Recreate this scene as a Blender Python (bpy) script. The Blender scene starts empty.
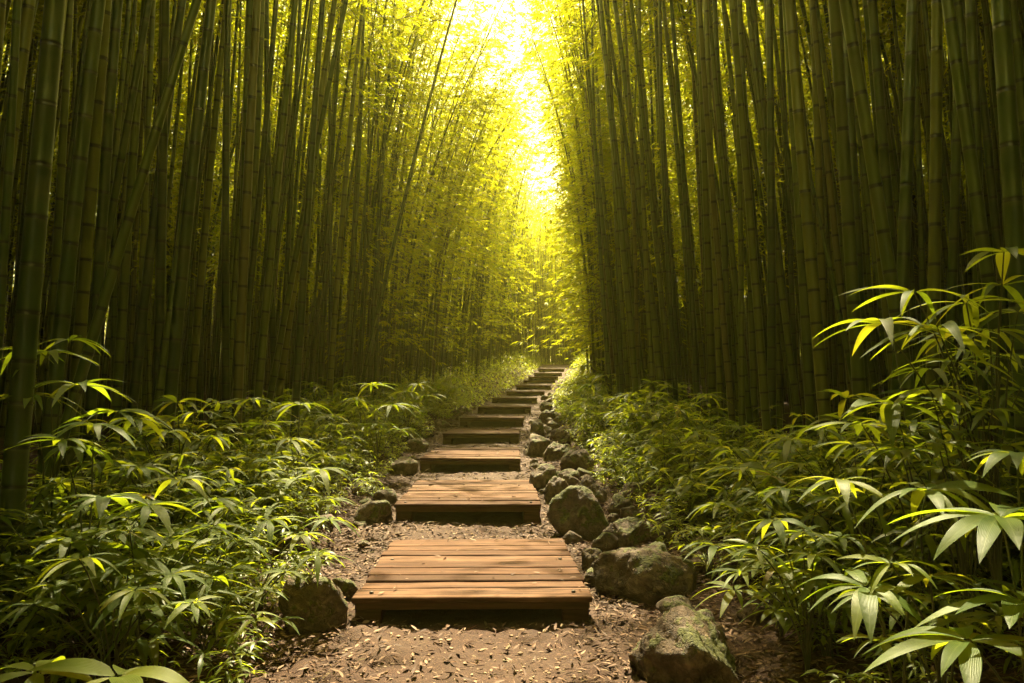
import bpy, math, random
import numpy as np
from mathutils import Vector

SEED = 7
rng = np.random.default_rng(SEED)
random.seed(SEED)
S = bpy.context.scene
COL = S.collection

# ------------------------------------------------------------------ camera
F = 796.0
TH = math.radians(4.06)
CAMZ = 1.45
cam_d = bpy.data.cameras.new('camera')
cam_d.sensor_width = 36.0
cam_d.lens = F / 1024.0 * 36.0
cam_d.clip_start = 0.05
cam_d.clip_end = 1000
cam = bpy.data.objects.new('camera', cam_d)
COL.objects.link(cam)
cam.location = (0, 0, CAMZ)
cam.rotation_euler = (math.pi / 2 + TH, 0, 0)
S.camera = cam


def unproj(u, v, Y):
    """a point of the photograph at depth Y (metres ahead of the camera)"""
    a = (u - 512) / F
    b = (341.5 - v) / F
    t = Y / (math.cos(TH) - b * math.sin(TH))
    return np.array([a * t, Y, CAMZ + t * (math.sin(TH) + b * math.cos(TH))])


# ------------------------------------------------------------------ terrain
GY = np.array([-60, -10, 0, 5, 8.2, 11.8, 15.6, 18.8, 22, 26.5, 31.4, 34, 37, 40, 42.6, 46, 55, 70, 100, 200.])
GZ = np.array([-0.6, -.1, 0, 0.035, .18, .36, .56, .76, 1.0, 1.27, 1.55, 1.78, 2.1, 2.33, 2.6, 2.95, 3.75, 4.3, 5, 6.])
PY = np.array([-60, 0, 5.1, 8.2, 11.8, 15.6, 18.8, 22, 26.5, 31.4, 34, 37, 40, 42.6, 46, 55, 62, 70, 100, 200.])
PX = np.array([.3, -.1, -.25, -.45, -.62, -.61, -.5, -.22, .08, .55, .9, 1.27, 1.55, 1.93, 2.25, 3.0, 4.4, 7.5, 20, 60.])


def pathx(y):
    return np.interp(y, PY, PX)


def smooth(t):
    t = np.clip(t, 0, 1)
    return t * t * (3 - 2 * t)


def ground(x, y):
    x = np.asarray(x, float)
    y = np.asarray(y, float)
    dx = x - pathx(y)
    z = np.interp(y, GY, GZ)
    bank = np.where(dx > 0, .42 * smooth((dx - 1.0) / 2.6), .30 * smooth((-dx - 1.0) / 2.4))
    bank = bank + .25 * smooth((np.abs(dx) - 3.5) / 6)
    n = .045 * np.sin(x * 1.7 + 1.3 * np.sin(y * .9)) * np.sin(y * 1.31 + .7) + .02 * np.sin(x * 4.1 + y * 2.3) + .012 * np.sin(x * 9.7 - y * 7.9)
    k = .35 + .65 * smooth((np.abs(dx) - .6) / 1.0)
    return z + bank + n * k


def gz(x, y):
    return float(ground(x, y))


# ------------------------------------------------------------------ mesh helpers
def mesh_np(name, V, F4=None, F3=None, attrs=None, mats=(), mi4=None, mi3=None, shade=True):
    me = bpy.data.meshes.new(name)
    V = np.asarray(V, np.float32).reshape(-1, 3)
    F4 = np.zeros((0, 4), np.int32) if F4 is None else np.asarray(F4, np.int32).reshape(-1, 4)
    F3 = np.zeros((0, 3), np.int32) if F3 is None else np.asarray(F3, np.int32).reshape(-1, 3)
    n4, n3 = len(F4), len(F3)
    me.vertices.add(len(V))
    me.vertices.foreach_set('co', V.ravel())
    me.loops.add(n4 * 4 + n3 * 3)
    me.loops.foreach_set('vertex_index', np.concatenate([F4.ravel(), F3.ravel()]).astype(np.int32))
    me.polygons.add(n4 + n3)
    ls = np.concatenate([np.arange(n4) * 4, n4 * 4 + np.arange(n3) * 3]).astype(np.int32)
    me.polygons.foreach_set('loop_start', ls)
    if mi4 is not None or mi3 is not None:
        a = np.zeros(n4, np.int32) if mi4 is None else np.asarray(mi4, np.int32)
        b = np.zeros(n3, np.int32) if mi3 is None else np.asarray(mi3, np.int32)
        me.polygons.foreach_set('material_index', np.concatenate([a, b]).astype(np.int32))
    me.polygons.foreach_set('use_smooth', np.full(n4 + n3, bool(shade)))
    for k, a in (attrs or {}).items():
        at = me.attributes.new(k, 'FLOAT', 'POINT')
        at.data.foreach_set('value', np.asarray(a, np.float32))
    for m in mats:
        me.materials.append(m)
    me.update(calc_edges=True)
    me.validate(clean_customdata=False)
    return me


class Buf:
    """collects vertices and faces of one mesh"""
    def __init__(s):
        s.v, s.q, s.t, s.qm, s.tm, s.n = [], [], [], [], [], 0
        s.a = {}

    def add(s, V, Q=None, T=None, mat=0, **attrs):
        V = np.asarray(V, float).reshape(-1, 3)
        s.v.append(V)
        if Q is not None and len(Q):
            s.q.append(np.asarray(Q) + s.n)
            s.qm.append(np.full(len(Q), mat))
        if T is not None and len(T):
            s.t.append(np.asarray(T) + s.n)
            s.tm.append(np.full(len(T), mat))
        for k in set(s.a) | set(attrs):
            s.a.setdefault(k, [np.zeros(s.n)] if s.n else [])
            x = attrs.get(k, 0.0)
            s.a[k].append(np.broadcast_to(np.asarray(x, float), (len(V),)).copy())
        s.n += len(V)

    def mesh(s, name, mats, shade=True):
        return mesh_np(name, np.concatenate(s.v), np.concatenate(s.q) if s.q else None, np.concatenate(s.t) if s.t else None,
                       {k: np.concatenate(x) for k, x in s.a.items()}, mats,
                       np.concatenate(s.qm) if s.qm else None, np.concatenate(s.tm) if s.tm else None, shade)


def obj(name, me, parent=None, loc=None):
    o = bpy.data.objects.new(name, me)
    COL.objects.link(o)
    if parent is not None:
        o.parent = parent
    if loc is not None:
        o.location = loc
    return o


def tag(o, label=None, cat=None, group=None, kind=None):
    if label: o['label'] = label
    if cat: o['category'] = cat
    if group: o['group'] = group
    if kind: o['kind'] = kind
    return o


def thing(name, label, cat, loc, rz=0.0, group=None):
    o = bpy.data.objects.new(name, None)
    o.empty_display_size = .2
    COL.objects.link(o)
    o.location = loc
    o.rotation_euler = (0, 0, rz)
    return tag(o, label, cat, group)


def copy_tree(o, parent=None):
    c = o.copy()
    COL.objects.link(c)
    if parent is not None:
        c.parent = parent
    for ch in o.children:
        copy_tree(ch, c)
    return c


def tubes(P, R, sides, along=None):
    """P (n,k,3) centre lines, R (n,k) radii -> verts, quads, per-vertex along"""
    n, k, _ = P.shape
    T = np.gradient(P, axis=1)
    T /= np.linalg.norm(T, axis=2, keepdims=True) + 1e-9
    ref = np.where(np.abs(T[..., 2:3]) > .8, np.array([1., 0, 0]), np.array([0, 0, 1.]))
    A = np.cross(T, ref)
    A /= np.linalg.norm(A, axis=2, keepdims=True) + 1e-9
    B = np.cross(T, A)
    ang = np.arange(sides) * 2 * math.pi / sides
    V = P[:, :, None, :] + R[:, :, None, None] * (np.cos(ang)[None, None, :, None] * A[:, :, None, :] + np.sin(ang)[None, None, :, None] * B[:, :, None, :])
    V = V.reshape(-1, 3)
    i = np.arange(n)[:, None, None] * k * sides + np.arange(k - 1)[None, :, None] * sides
    s0 = np.arange(sides)[None, None, :]
    s1 = (s0 + 1) % sides
    Q = np.stack([i + s0, i + s1, i + sides + s1, i + sides + s0], -1).reshape(-1, 4)
    al = None
    if along is not None:
        al = np.repeat(np.broadcast_to(along, (n, k)).reshape(-1), sides)
    return V, Q, al


def norm(a):
    return a / (np.linalg.norm(a, axis=-1, keepdims=True) + 1e-9)


def blades(P, D, L, W, droop, segs=5, fold=.25, roll=None, prof=1.0):
    """leaf blades with a mid-rib. P,D (n,3); L,W,droop (n)"""
    n = len(P)
    D = norm(D)
    up = np.array([0, 0, 1.])
    side = norm(np.cross(D, np.broadcast_to(up, D.shape) + 1e-4))
    nrm = norm(np.cross(side, D))
    if roll is not None:
        c, s_ = np.cos(roll)[:, None], np.sin(roll)[:, None]
        side, nrm = c * side + s_ * nrm, c * nrm - s_ * side
    t = np.linspace(0, 1, segs + 1)
    C = P[:, None, :] + D[:, None, :] * (L[:, None] * (t - .12 * (droop / (L + 1e-6))[:, None] * t ** 2))[..., None]
    C = C - (droop[:, None] * t ** 2)[..., None] * up
    w = np.sin(math.pi * np.clip(t * .97 + .03, 0, 1) ** (.8 * prof)) ** .9
    w[-1] = .0
    w[0] = .10
    hw = .5 * W[:, None] * w
    off = hw[..., None] * side[:, None, :]
    lift = (fold * hw)[..., None] * nrm[:, None, :]
    V = np.stack([C - off + lift, C, C + off + lift], 2).reshape(-1, 3)
    i = np.arange(n)[:, None, None] * (segs + 1) * 3 + np.arange(segs)[None, :, None] * 3
    a = np.array([0, 1])[None, None, :]
    Q = np.stack([i + a, i + a + 1, i + a + 4, i + a + 3], -1).reshape(-1, 4)
    across = np.tile(np.array([-1., 0, 1.]), n * (segs + 1))
    al = np.tile(np.repeat(t, 3), n)
    rnd = np.repeat(rng.random(n), (segs + 1) * 3)
    return V, Q, across, al, rnd


def rhombs(P, D, L, W, roll):
    """small bamboo leaves, one pointed face each"""
    n = len(P)
    D = norm(D)
    side = norm(np.cross(D, np.array([.05, .03, 1.])))
    nrm = norm(np.cross(side, D))
    c, s_ = np.cos(roll)[:, None], np.sin(roll)[:, None]
    side, nrm = c * side + s_ * nrm, c * nrm - s_ * side
    m = P + D * (L * .38)[:, None]
    V = np.stack([P, m - side * (W * .5)[:, None] + nrm * (W * .12)[:, None], P + D * L[:, None] - nrm * (L * .08)[:, None], m + side * (W * .5)[:, None] + nrm * (W * .12)[:, None]], 1).reshape(-1, 3)
    Q = np.arange(n * 4).reshape(-1, 4)
    return V, Q, np.repeat(rng.random(n), 4)


# ------------------------------------------------------------------ materials
def mat(name):
    m = bpy.data.materials.new(name)
    m.use_nodes = True
    nt = m.node_tree
    nt.nodes.clear()
    out = nt.nodes.new('ShaderNodeOutputMaterial')
    return m, nt, out


def N(nt, typ, **kw):
    n = nt.nodes.new(typ)
    for k, v in kw.items():
        if k in n.inputs:
            n.inputs[k].default_value = v
        else:
            setattr(n, k, v)
    return n


def lk(nt, a, b):
    nt.links.new(a, b)


def attr(nt, name):
    return N(nt, 'ShaderNodeAttribute', attribute_name=name).outputs['Fac']


def ramp(nt, fac, stops, interp='LINEAR'):
    r = N(nt, 'ShaderNodeValToRGB')
    r.color_ramp.interpolation = interp
    el = r.color_ramp.elements
    while len(el) < len(stops):
        el.new(.5)
    for e, (p, c) in zip(el, stops):
        e.position = p
        e.color = (*c, 1) if len(c) == 3 else c
    lk(nt, fac, r.inputs['Fac'])
    return r.outputs['Color']


def mixc(nt, fac, a, b, mode='MIX'):
    m = N(nt, 'ShaderNodeMix', data_type='RGBA', blend_type=mode)
    for s, x in ((m.inputs['Factor'], fac), (m.inputs['A'], a), (m.inputs['B'], b)):
        pass
    fi, ai, bi = m.inputs[0], m.inputs[6], m.inputs[7]
    for s, x in ((fi, fac), (ai, a), (bi, b)):
        if hasattr(x, 'links'):
            lk(nt, x, s)
        else:
            s.default_value = x if not isinstance(x, tuple) else ((*x, 1) if len(x) == 3 else x)
    return m.outputs[2]


def math_(nt, op, a, b=None, clamp=False):
    m = N(nt, 'ShaderNodeMath', operation=op, use_clamp=clamp)
    for i, x in enumerate((a, b)):
        if x is None: continue
        if hasattr(x, 'links'): lk(nt, x, m.inputs[i])
        else: m.inputs[i].default_value = x
    return m.outputs[0]


def noise(nt, scale, detail=4.0, rough=.55, vec=None, obj_=True):
    n = N(nt, 'ShaderNodeTexNoise')
    n.inputs['Scale'].default_value = scale
    n.inputs['Detail'].default_value = detail
    n.inputs['Roughness'].default_value = rough
    if vec is None:
        vec = N(nt, 'ShaderNodeTexCoord').outputs['Object'] if obj_ else N(nt, 'ShaderNodeNewGeometry').outputs['Position']
    lk(nt, vec, n.inputs['Vector'])
    return n.outputs['Fac']


def stretch(nt, sx, sy, sz, world=False):
    src = N(nt, 'ShaderNodeNewGeometry').outputs['Position'] if world else N(nt, 'ShaderNodeTexCoord').outputs['Object']
    m = N(nt, 'ShaderNodeMapping')
    m.inputs['Scale'].default_value = (sx, sy, sz)
    lk(nt, src, m.inputs['Vector'])
    return m.outputs['Vector']


def leaf_mat(name, cols, tcols, rough, spec, trans, rib=False):
    m, nt, out = mat(name)
    r = attr(nt, 'rnd')
    oi = N(nt, 'ShaderNodeObjectInfo').outputs['Random']
    f = math_(nt, 'ADD', math_(nt, 'MULTIPLY', r, .7), math_(nt, 'MULTIPLY', oi, .3))
    base = ramp(nt, f, cols)
    tr = ramp(nt, f, tcols)
    p = N(nt, 'ShaderNodeBsdfPrincipled')
    p.inputs['Roughness'].default_value = rough
    p.inputs['Specular IOR Level'].default_value = spec
    if rib:
        ac = math_(nt, 'ABSOLUTE', attr(nt, 'across'))
        ribm = math_(nt, 'LESS_THAN', ac, .07)
        base = mixc(nt, math_(nt, 'MULTIPLY', ribm, .55), base, (.16, .2, .05))
        wv = N(nt, 'ShaderNodeTexWave', wave_type='BANDS', bands_direction='X')
        wv.inputs['Scale'].default_value = 2.2
        wv.inputs['Distortion'].default_value = .4
        cb = N(nt, 'ShaderNodeCombineXYZ')
        lk(nt, ac, cb.inputs[0])
        lk(nt, math_(nt, 'MULTIPLY', attr(nt, 'al'), .25), cb.inputs[1])
        lk(nt, cb.outputs[0], wv.inputs['Vector'])
        bp = N(nt, 'ShaderNodeBump')
        bp.inputs['Strength'].default_value = .35
        bp.inputs['Distance'].default_value = .003
        lk(nt, wv.outputs['Fac'], bp.inputs['Height'])
        lk(nt, bp.outputs['Normal'], p.inputs['Normal'])
        sp = noise(nt, 35, 3)
        base = mixc(nt, math_(nt, 'MULTIPLY', sp, .5), base, (.045, .06, .012))
    lk(nt, base, p.inputs['Base Color'])
    t = N(nt, 'ShaderNodeBsdfTranslucent')
    lk(nt, tr, t.inputs['Color'])
    mx = N(nt, 'ShaderNodeMixShader')
    mx.inputs[0].default_value = trans
    lk(nt, p.outputs[0], mx.inputs[1])
    lk(nt, t.outputs[0], mx.inputs[2])
    lk(nt, mx.outputs[0], out.inputs['Surface'])
    return m


M_BLEAF = leaf_mat('bamboo_leaf', [(0, (.045, .080, .006)), (.5, (.075, .11, .007)), (1, (.13, .13, .010))],
                   [(0, (.34, .44, .008)), (.5, (.51, .54, .010)), (1, (.68, .58, .02))], .5, .25, .58)
M_PLANT = leaf_mat('undergrowth_leaf', [(0, (.032, .066, .005)), (.5, (.062, .102, .007)), (.93, (.11, .13, .010)), (.97, (.16, .10, .03))],
                   [(0, (.22, .33, .010)), (.6, (.42, .48, .012)), (1, (.58, .54, .02))], .45, .2, .45, rib=True)
M_GRASS = leaf_mat('low_leaf', [(0, (.05, .09, .005)), (.6, (.09, .125, .008)), (.94, (.15, .165, .012)), (.98, (.17, .11, .03))],
                   [(0, (.32, .44, .010)), (.6, (.5, .56, .014)), (1, (.62, .58, .03))], .4, .35, .55)


def culm_mat():
    m, nt, out = mat('bamboo_culm')
    oi = N(nt, 'ShaderNodeObjectInfo').outputs['Random']
    rn = attr(nt, 'rnd')
    f = math_(nt, 'FRACT', math_(nt, 'ADD', oi, rn))
    base = ramp(nt, f, [(0, (.020, .040, .003)), (.35, (.055, .086, .006)), (.7, (.105, .130, .008)), (.9, (.145, .145, .012)), (.97, (.10, .075, .03))])
    g = noise(nt, 1.0, 5, .6, stretch(nt, 26, 26, 1.2))
    base = mixc(nt, math_(nt, 'MULTIPLY', g, .55), base, (.018, .030, .004))
    bl = noise(nt, 3.5, 4, .6)
    base = mixc(nt, ramp(nt, bl, [(.5, (0, 0, 0)), (.72, (.6, .6, .6))]), base, (.07, .07, .018))
    al = math_(nt, 'FRACT', attr(nt, 'along'))
    ring = ramp(nt, al, [(0, (1, 1, 1)), (.03, (1, 1, 1)), (.055, (0, 0, 0)), (.945, (0, 0, 0)), (.97, (1, 1, 1))])
    powder = ramp(nt, al, [(.84, (0, 0, 0)), (.945, (.3, .3, .3)), (.955, (.25, .25, .25)), (.985, (0, 0, 0))])
    base = mixc(nt, powder, base, (.10, .10, .035))
    base = mixc(nt, math_(nt, 'MULTIPLY', ring, .92), base, (.010, .007, .003))
    p = N(nt, 'ShaderNodeBsdfPrincipled')
    lk(nt, base, p.inputs['Base Color'])
    lk(nt, math_(nt, 'ADD', .2, math_(nt, 'MULTIPLY', g, .25)), p.inputs['Roughness'])
    p.inputs['Specular IOR Level'].default_value = .6
    bp = N(nt, 'ShaderNodeBump')
    bp.inputs['Strength'].default_value = .12
    bp.inputs['Distance'].default_value = .004
    lk(nt, g, bp.inputs['Height'])
    lk(nt, bp.outputs['Normal'], p.inputs['Normal'])
    lk(nt, p.outputs[0], out.inputs['Surface'])
    return m


M_CULM = culm_mat()


def plain(name, cols, scale, rough, bump=.3, bdist=.01, spec=.3, world=False, sc=None):
    m, nt, out = mat(name)
    vec = stretch(nt, *(sc or (1, 1, 1)), world=world)
    f = noise(nt, scale, 8, .62, vec)
    base = ramp(nt, f, cols)
    p = N(nt, 'ShaderNodeBsdfPrincipled')
    lk(nt, base, p.inputs['Base Color'])
    p.inputs['Roughness'].default_value = rough
    p.inputs['Specular IOR Level'].default_value = spec
    bp = N(nt, 'ShaderNodeBump')
    bp.inputs['Strength'].default_value = bump
    bp.inputs['Distance'].default_value = bdist
    lk(nt, f, bp.inputs['Height'])
    lk(nt, bp.outputs['Normal'], p.inputs['Normal'])
    lk(nt, p.outputs[0], out.inputs['Surface'])
    return m


M_TWIG = plain('twig', [(.3, (.07, .065, .015)), (.7, (.12, .1, .03))], 8, .6)
M_STEM = plain('plant_stem', [(.3, (.05, .065, .015)), (.7, (.1, .09, .03))], 14, .5)


def ground_mat():
    m, nt, out = mat('forest_floor')
    pos = N(nt, 'ShaderNodeNewGeometry').outputs['Position']
    a = noise(nt, 1.1, 5, .6, pos)
    b = noise(nt, 22, 6, .7, pos)
    c = noise(nt, 130, 3, .6, pos)
    col = ramp(nt, b, [(.25, (.014, .0055, .003)), (.5, (.031, .0125, .0062)), (.72, (.062, .028, .0145)), (.85, (.11, .055, .031))])
    col = mixc(nt, ramp(nt, a, [(.35, (0, 0, 0)), (.65, (.7, .7, .7))]), col, (.045, .024, .013))
    col = mixc(nt, ramp(nt, c, [(.55, (0, 0, 0)), (.75, (.6, .6, .6))]), col, (.19, .115, .068))
    p = N(nt, 'ShaderNodeBsdfPrincipled')
    lk(nt, col, p.inputs['Base Color'])
    p.inputs['Roughness'].default_value = .85
    p.inputs['Specular IOR Level'].default_value = .2
    h = math_(nt, 'ADD', math_(nt, 'MULTIPLY', b, 1.0), math_(nt, 'MULTIPLY', c, .35))
    bp = N(nt, 'ShaderNodeBump')
    bp.inputs['Strength'].default_value = .8
    bp.inputs['Distance'].default_value = .02
    lk(nt, h, bp.inputs['Height'])
    lk(nt, bp.outputs['Normal'], p.inputs['Normal'])
    lk(nt, p.outputs[0], out.inputs['Surface'])
    return m


def rock_mat():
    m, nt, out = mat('mossy_rock')
    tc = N(nt, 'ShaderNodeTexCoord').outputs['Object']
    oi = N(nt, 'ShaderNodeObjectInfo').outputs['Random']
    a = noise(nt, 3.2, 8, .65, tc)
    b = noise(nt, 18, 6, .7, tc)
    col = ramp(nt, a, [(.3, (.05, .031, .019)), (.48, (.125, .08, .05)), (.62, (.24, .165, .105)), (.78, (.38, .275, .18))])
    col = mixc(nt, ramp(nt, b, [(.4, (.7, .7, .7)), (.62, (0, 0, 0))]), col, (.05, .036, .024))
    vo = N(nt, 'ShaderNodeTexVoronoi', feature='DISTANCE_TO_EDGE')
    vo.inputs['Scale'].default_value = 4.5
    wv = N(nt, 'ShaderNodeVectorMath', operation='ADD')
    lk(nt, tc, wv.inputs[0])
    nc = N(nt, 'ShaderNodeTexNoise')
    nc.inputs['Scale'].default_value = 5
    lk(nt, tc, nc.inputs['Vector'])
    lk(nt, nc.outputs['Color'], wv.inputs[1])
    lk(nt, wv.outputs[0], vo.inputs['Vector'])
    crack = ramp(nt, vo.outputs['Distance'], [(0, (1, 1, 1)), (.035, (0, 0, 0))])
    col = mixc(nt, math_(nt, 'MULTIPLY', crack, .45), col, (.03, .022, .015))
    geo = N(nt, 'ShaderNodeNewGeometry').outputs['Normal']
    sx = N(nt, 'ShaderNodeSeparateXYZ')
    lk(nt, geo, sx.inputs[0])
    mo = noise(nt, 5.0, 6, .65, tc)
    mf = math_(nt, 'ADD', math_(nt, 'MULTIPLY', sx.outputs['Z'], .16), mo)
    mf = math_(nt, 'ADD', mf, math_(nt, 'MULTIPLY', math_(nt, 'SUBTRACT', oi, .5), .10))
    mossf = ramp(nt, mf, [(.59, (0, 0, 0)), (.65, (.9, .9, .9))])
    mcol = ramp(nt, noise(nt, 40, 4, .7, tc), [(.3, (.02, .028, .004)), (.55, (.065, .075, .008)), (.8, (.14, .125, .014))])
    col = mixc(nt, mossf, col, mcol)
    p = N(nt, 'ShaderNodeBsdfPrincipled')
    lk(nt, col, p.inputs['Base Color'])
    p.inputs['Roughness'].default_value = .75
    p.inputs['Specular IOR Level'].default_value = .3
    h = math_(nt, 'ADD', b, math_(nt, 'MULTIPLY', mossf, .6))
    h = math_(nt, 'ADD', h, math_(nt, 'MULTIPLY', noise(nt, 90, 3, .7, tc), .35))
    h = math_(nt, 'SUBTRACT', h, math_(nt, 'MULTIPLY', crack, .5))
    bp = N(nt, 'ShaderNodeBump')
    bp.inputs['Strength'].default_value = .8
    bp.inputs['Distance'].default_value = .04
    lk(nt, h, bp.inputs['Height'])
    lk(nt, bp.outputs['Normal'], p.inputs['Normal'])
    lk(nt, p.outputs[0], out.inputs['Surface'])
    return m


def wood_mat():
    m, nt, out = mat('weathered_plank')
    r = attr(nt, 'rnd')
    vec = stretch(nt, 2.2, 34, 34)
    off = N(nt, 'ShaderNodeVectorMath', operation='ADD')
    cb = N(nt, 'ShaderNodeCombineXYZ')
    lk(nt, math_(nt, 'MULTIPLY', r, 37.0), cb.inputs[0])
    lk(nt, math_(nt, 'MULTIPLY', r, 91.0), cb.inputs[1])
    lk(nt, vec, off.inputs[0])
    lk(nt, cb.outputs[0], off.inputs[1])
    g = noise(nt, 1.0, 7, .65, off.outputs[0])
    st = noise(nt, 3.0, 5, .6)
    base = ramp(nt, r, [(0, (.052, .025, .014)), (.4, (.088, .042, .023)), (.75, (.12, .062, .035)), (1, (.155, .090, .055))])
    base = mixc(nt, ramp(nt, g, [(.40, (.85, .85, .85)), (.60, (0, 0, 0))]), base, (.030, .016, .009))
    base = mixc(nt, ramp(nt, st, [(.48, (0, 0, 0)), (.75, (.55, .55, .55))]), base, (.052, .026, .014))
    p = N(nt, 'ShaderNodeBsdfPrincipled')
    lk(nt, base, p.inputs['Base Color'])
    lk(nt, math_(nt, 'ADD', .6, math_(nt, 'MULTIPLY', st, .3)), p.inputs['Roughness'])
    p.inputs['Specular IOR Level'].default_value = .05
    bp = N(nt, 'ShaderNodeBump')
    bp.inputs['Strength'].default_value = .5
    bp.inputs['Distance'].default_value = .006
    lk(nt, g, bp.inputs['Height'])
    lk(nt, bp.outputs['Normal'], p.inputs['Normal'])
    lk(nt, p.outputs[0], out.inputs['Surface'])
    return m


def litter_mat():
    m, nt, out = mat('dry_leaf')
    r = attr(nt, 'rnd')
    base = ramp(nt, r, [(0, (.034, .016, .009)), (.35, (.07, .035, .020)), (.7, (.125, .070, .042)), (.93, (.20, .125, .08)), (1, (.07, .055, .015))])
    p = N(nt, 'ShaderNodeBsdfPrincipled')
    lk(nt, base, p.inputs['Base Color'])
    p.inputs['Roughness'].default_value = .65
    p.inputs['Specular IOR Level'].default_value = .12
    lk(nt, p.outputs[0], out.inputs['Surface'])
    return m


M_GROUND, M_ROCK, M_WOOD, M_LITTER = ground_mat(), rock_mat(), wood_mat(), litter_mat()
M_IRON = plain('bolt_iron', [(.3, (.03, .025, .02)), (.7, (.09, .06, .04))], 40, .5)
M_GRAVEL = plain('gravel_stone', [(.3, (.12, .075, .045)), (.5, (.22, .15, .095)), (.75, (.36, .26, .18))], 9, .8, world=True)

# ------------------------------------------------------------------ ground
def build_ground():
    ys = np.concatenate([np.arange(-60, 1, 1.2), np.arange(1, 14, .06), np.arange(14, 62, .3), np.arange(62, 201, 4)])
    dx = np.concatenate([-np.geomspace(2.6, 120, 40)[::-1], np.arange(-2.5, 2.51, .07), np.geomspace(2.6, 120, 40)])
    X = dx[None, :] + pathx(np.clip(ys, -60, 60))[:, None]
    Y = np.broadcast_to(ys[:, None], X.shape)
    Z = ground(X, Y)
    near = np.exp(-np.clip(Y - 6, 0, None) / 10)
    Z = Z + near * .012 * rng.standard_normal(Z.shape) * (np.abs(dx) < 2.6)[None, :]
    V = np.stack([X, Y, Z], -1).reshape(-1, 3)
    r, c = X.shape
    i = (np.arange(r - 1)[:, None] * c + np.arange(c - 1)[None, :])
    Q = np.stack([i, i + 1, i + c + 1, i + c], -1).reshape(-1, 4)
    tag(obj('ground', mesh_np('ground', V, Q, mats=[M_GROUND])), kind='structure')


build_ground()

# ------------------------------------------------------------------ wooden step platforms
def box_verts(x0, x1, y0, y1, z0, z1, b=.006, subx=1, jit=0.0):
    """bevelled box as rings along x"""
    prof = [(y0 + b, z0), (y1 - b, z0), (y1, z0 + b), (y1, z1 - b), (y1 - b, z1), (y0 + b, z1), (y0, z1 - b), (y0, z0 + b)]
    xs = np.linspace(x0 + b, x1 - b, subx + 1)
    rings = []
    cy, cz = (y0 + y1) / 2, (z0 + z1) / 2
    for k, x in enumerate([x0, *xs, x1]):
        s = 1.0
        P = np.array(prof)
        if k in (0, subx + 2):
            P = np.array([cy, cz]) + (P - [cy, cz]) * [1 - 2 * b / (y1 - y0), 1 - 2 * b / (z1 - z0)]
        if jit:
            P = P + rng.normal(0, jit, 2)
        rings.append(np.column_stack([np.full(8, x), P]))
    V = np.concatenate(rings)
    n = len(rings)
    Q = []
    for k in range(n - 1):
        for j in range(8):
            a, b_ = k * 8 + j, k * 8 + (j + 1) % 8
            Q.append((a, b_, b_ + 8, a + 8))
    for base, flip in ((0, True), ((n - 1) * 8, False)):
        f = [(0, 1, 2, 3), (0, 3, 4, 7), (7, 4, 5, 6)]
        for q in f:
            q = [base + x for x in q]
            Q.append(tuple(q[::-1] if not flip else q))
    return V, np.array(Q)


ORD = ['first', 'second', 'third', 'fourth', 'fifth', 'sixth', 'seventh', 'eighth', 'ninth', 'tenth', 'eleventh', 'twelfth', 'thirteenth', 'fourteenth']
# front depth Y, back depth Y, centre x, top z
STEPS = [(5.12, 7.22, -.25, .205), (8.23, 10.6, -.45, .375), (11.85, 14.5, -.62, .56), (15.6, 18.0, -.61, .765), (18.9, 21.2, -.49, .98),
         (22.2, 24.6, -.22, 1.215), (26.4, 28.8, .08, 1.455), (31.2, 33.2, .52, 1.72), (34.2, 36.2, .92, 2.0), (37.3, 39.2, 1.28, 2.28),
         (39.9, 41.6, 1.56, 2.53), (42.6, 44.4, 1.93, 2.80), (46.0, 48.0, 2.28, 3.13)]
STEP_LABEL = ['widest wooden step platform closest to the viewer, at the path\'s start',
              'wooden step platform directly behind the first one, sun patch on its deck',
              'third wooden step platform up the path from its start']


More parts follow.
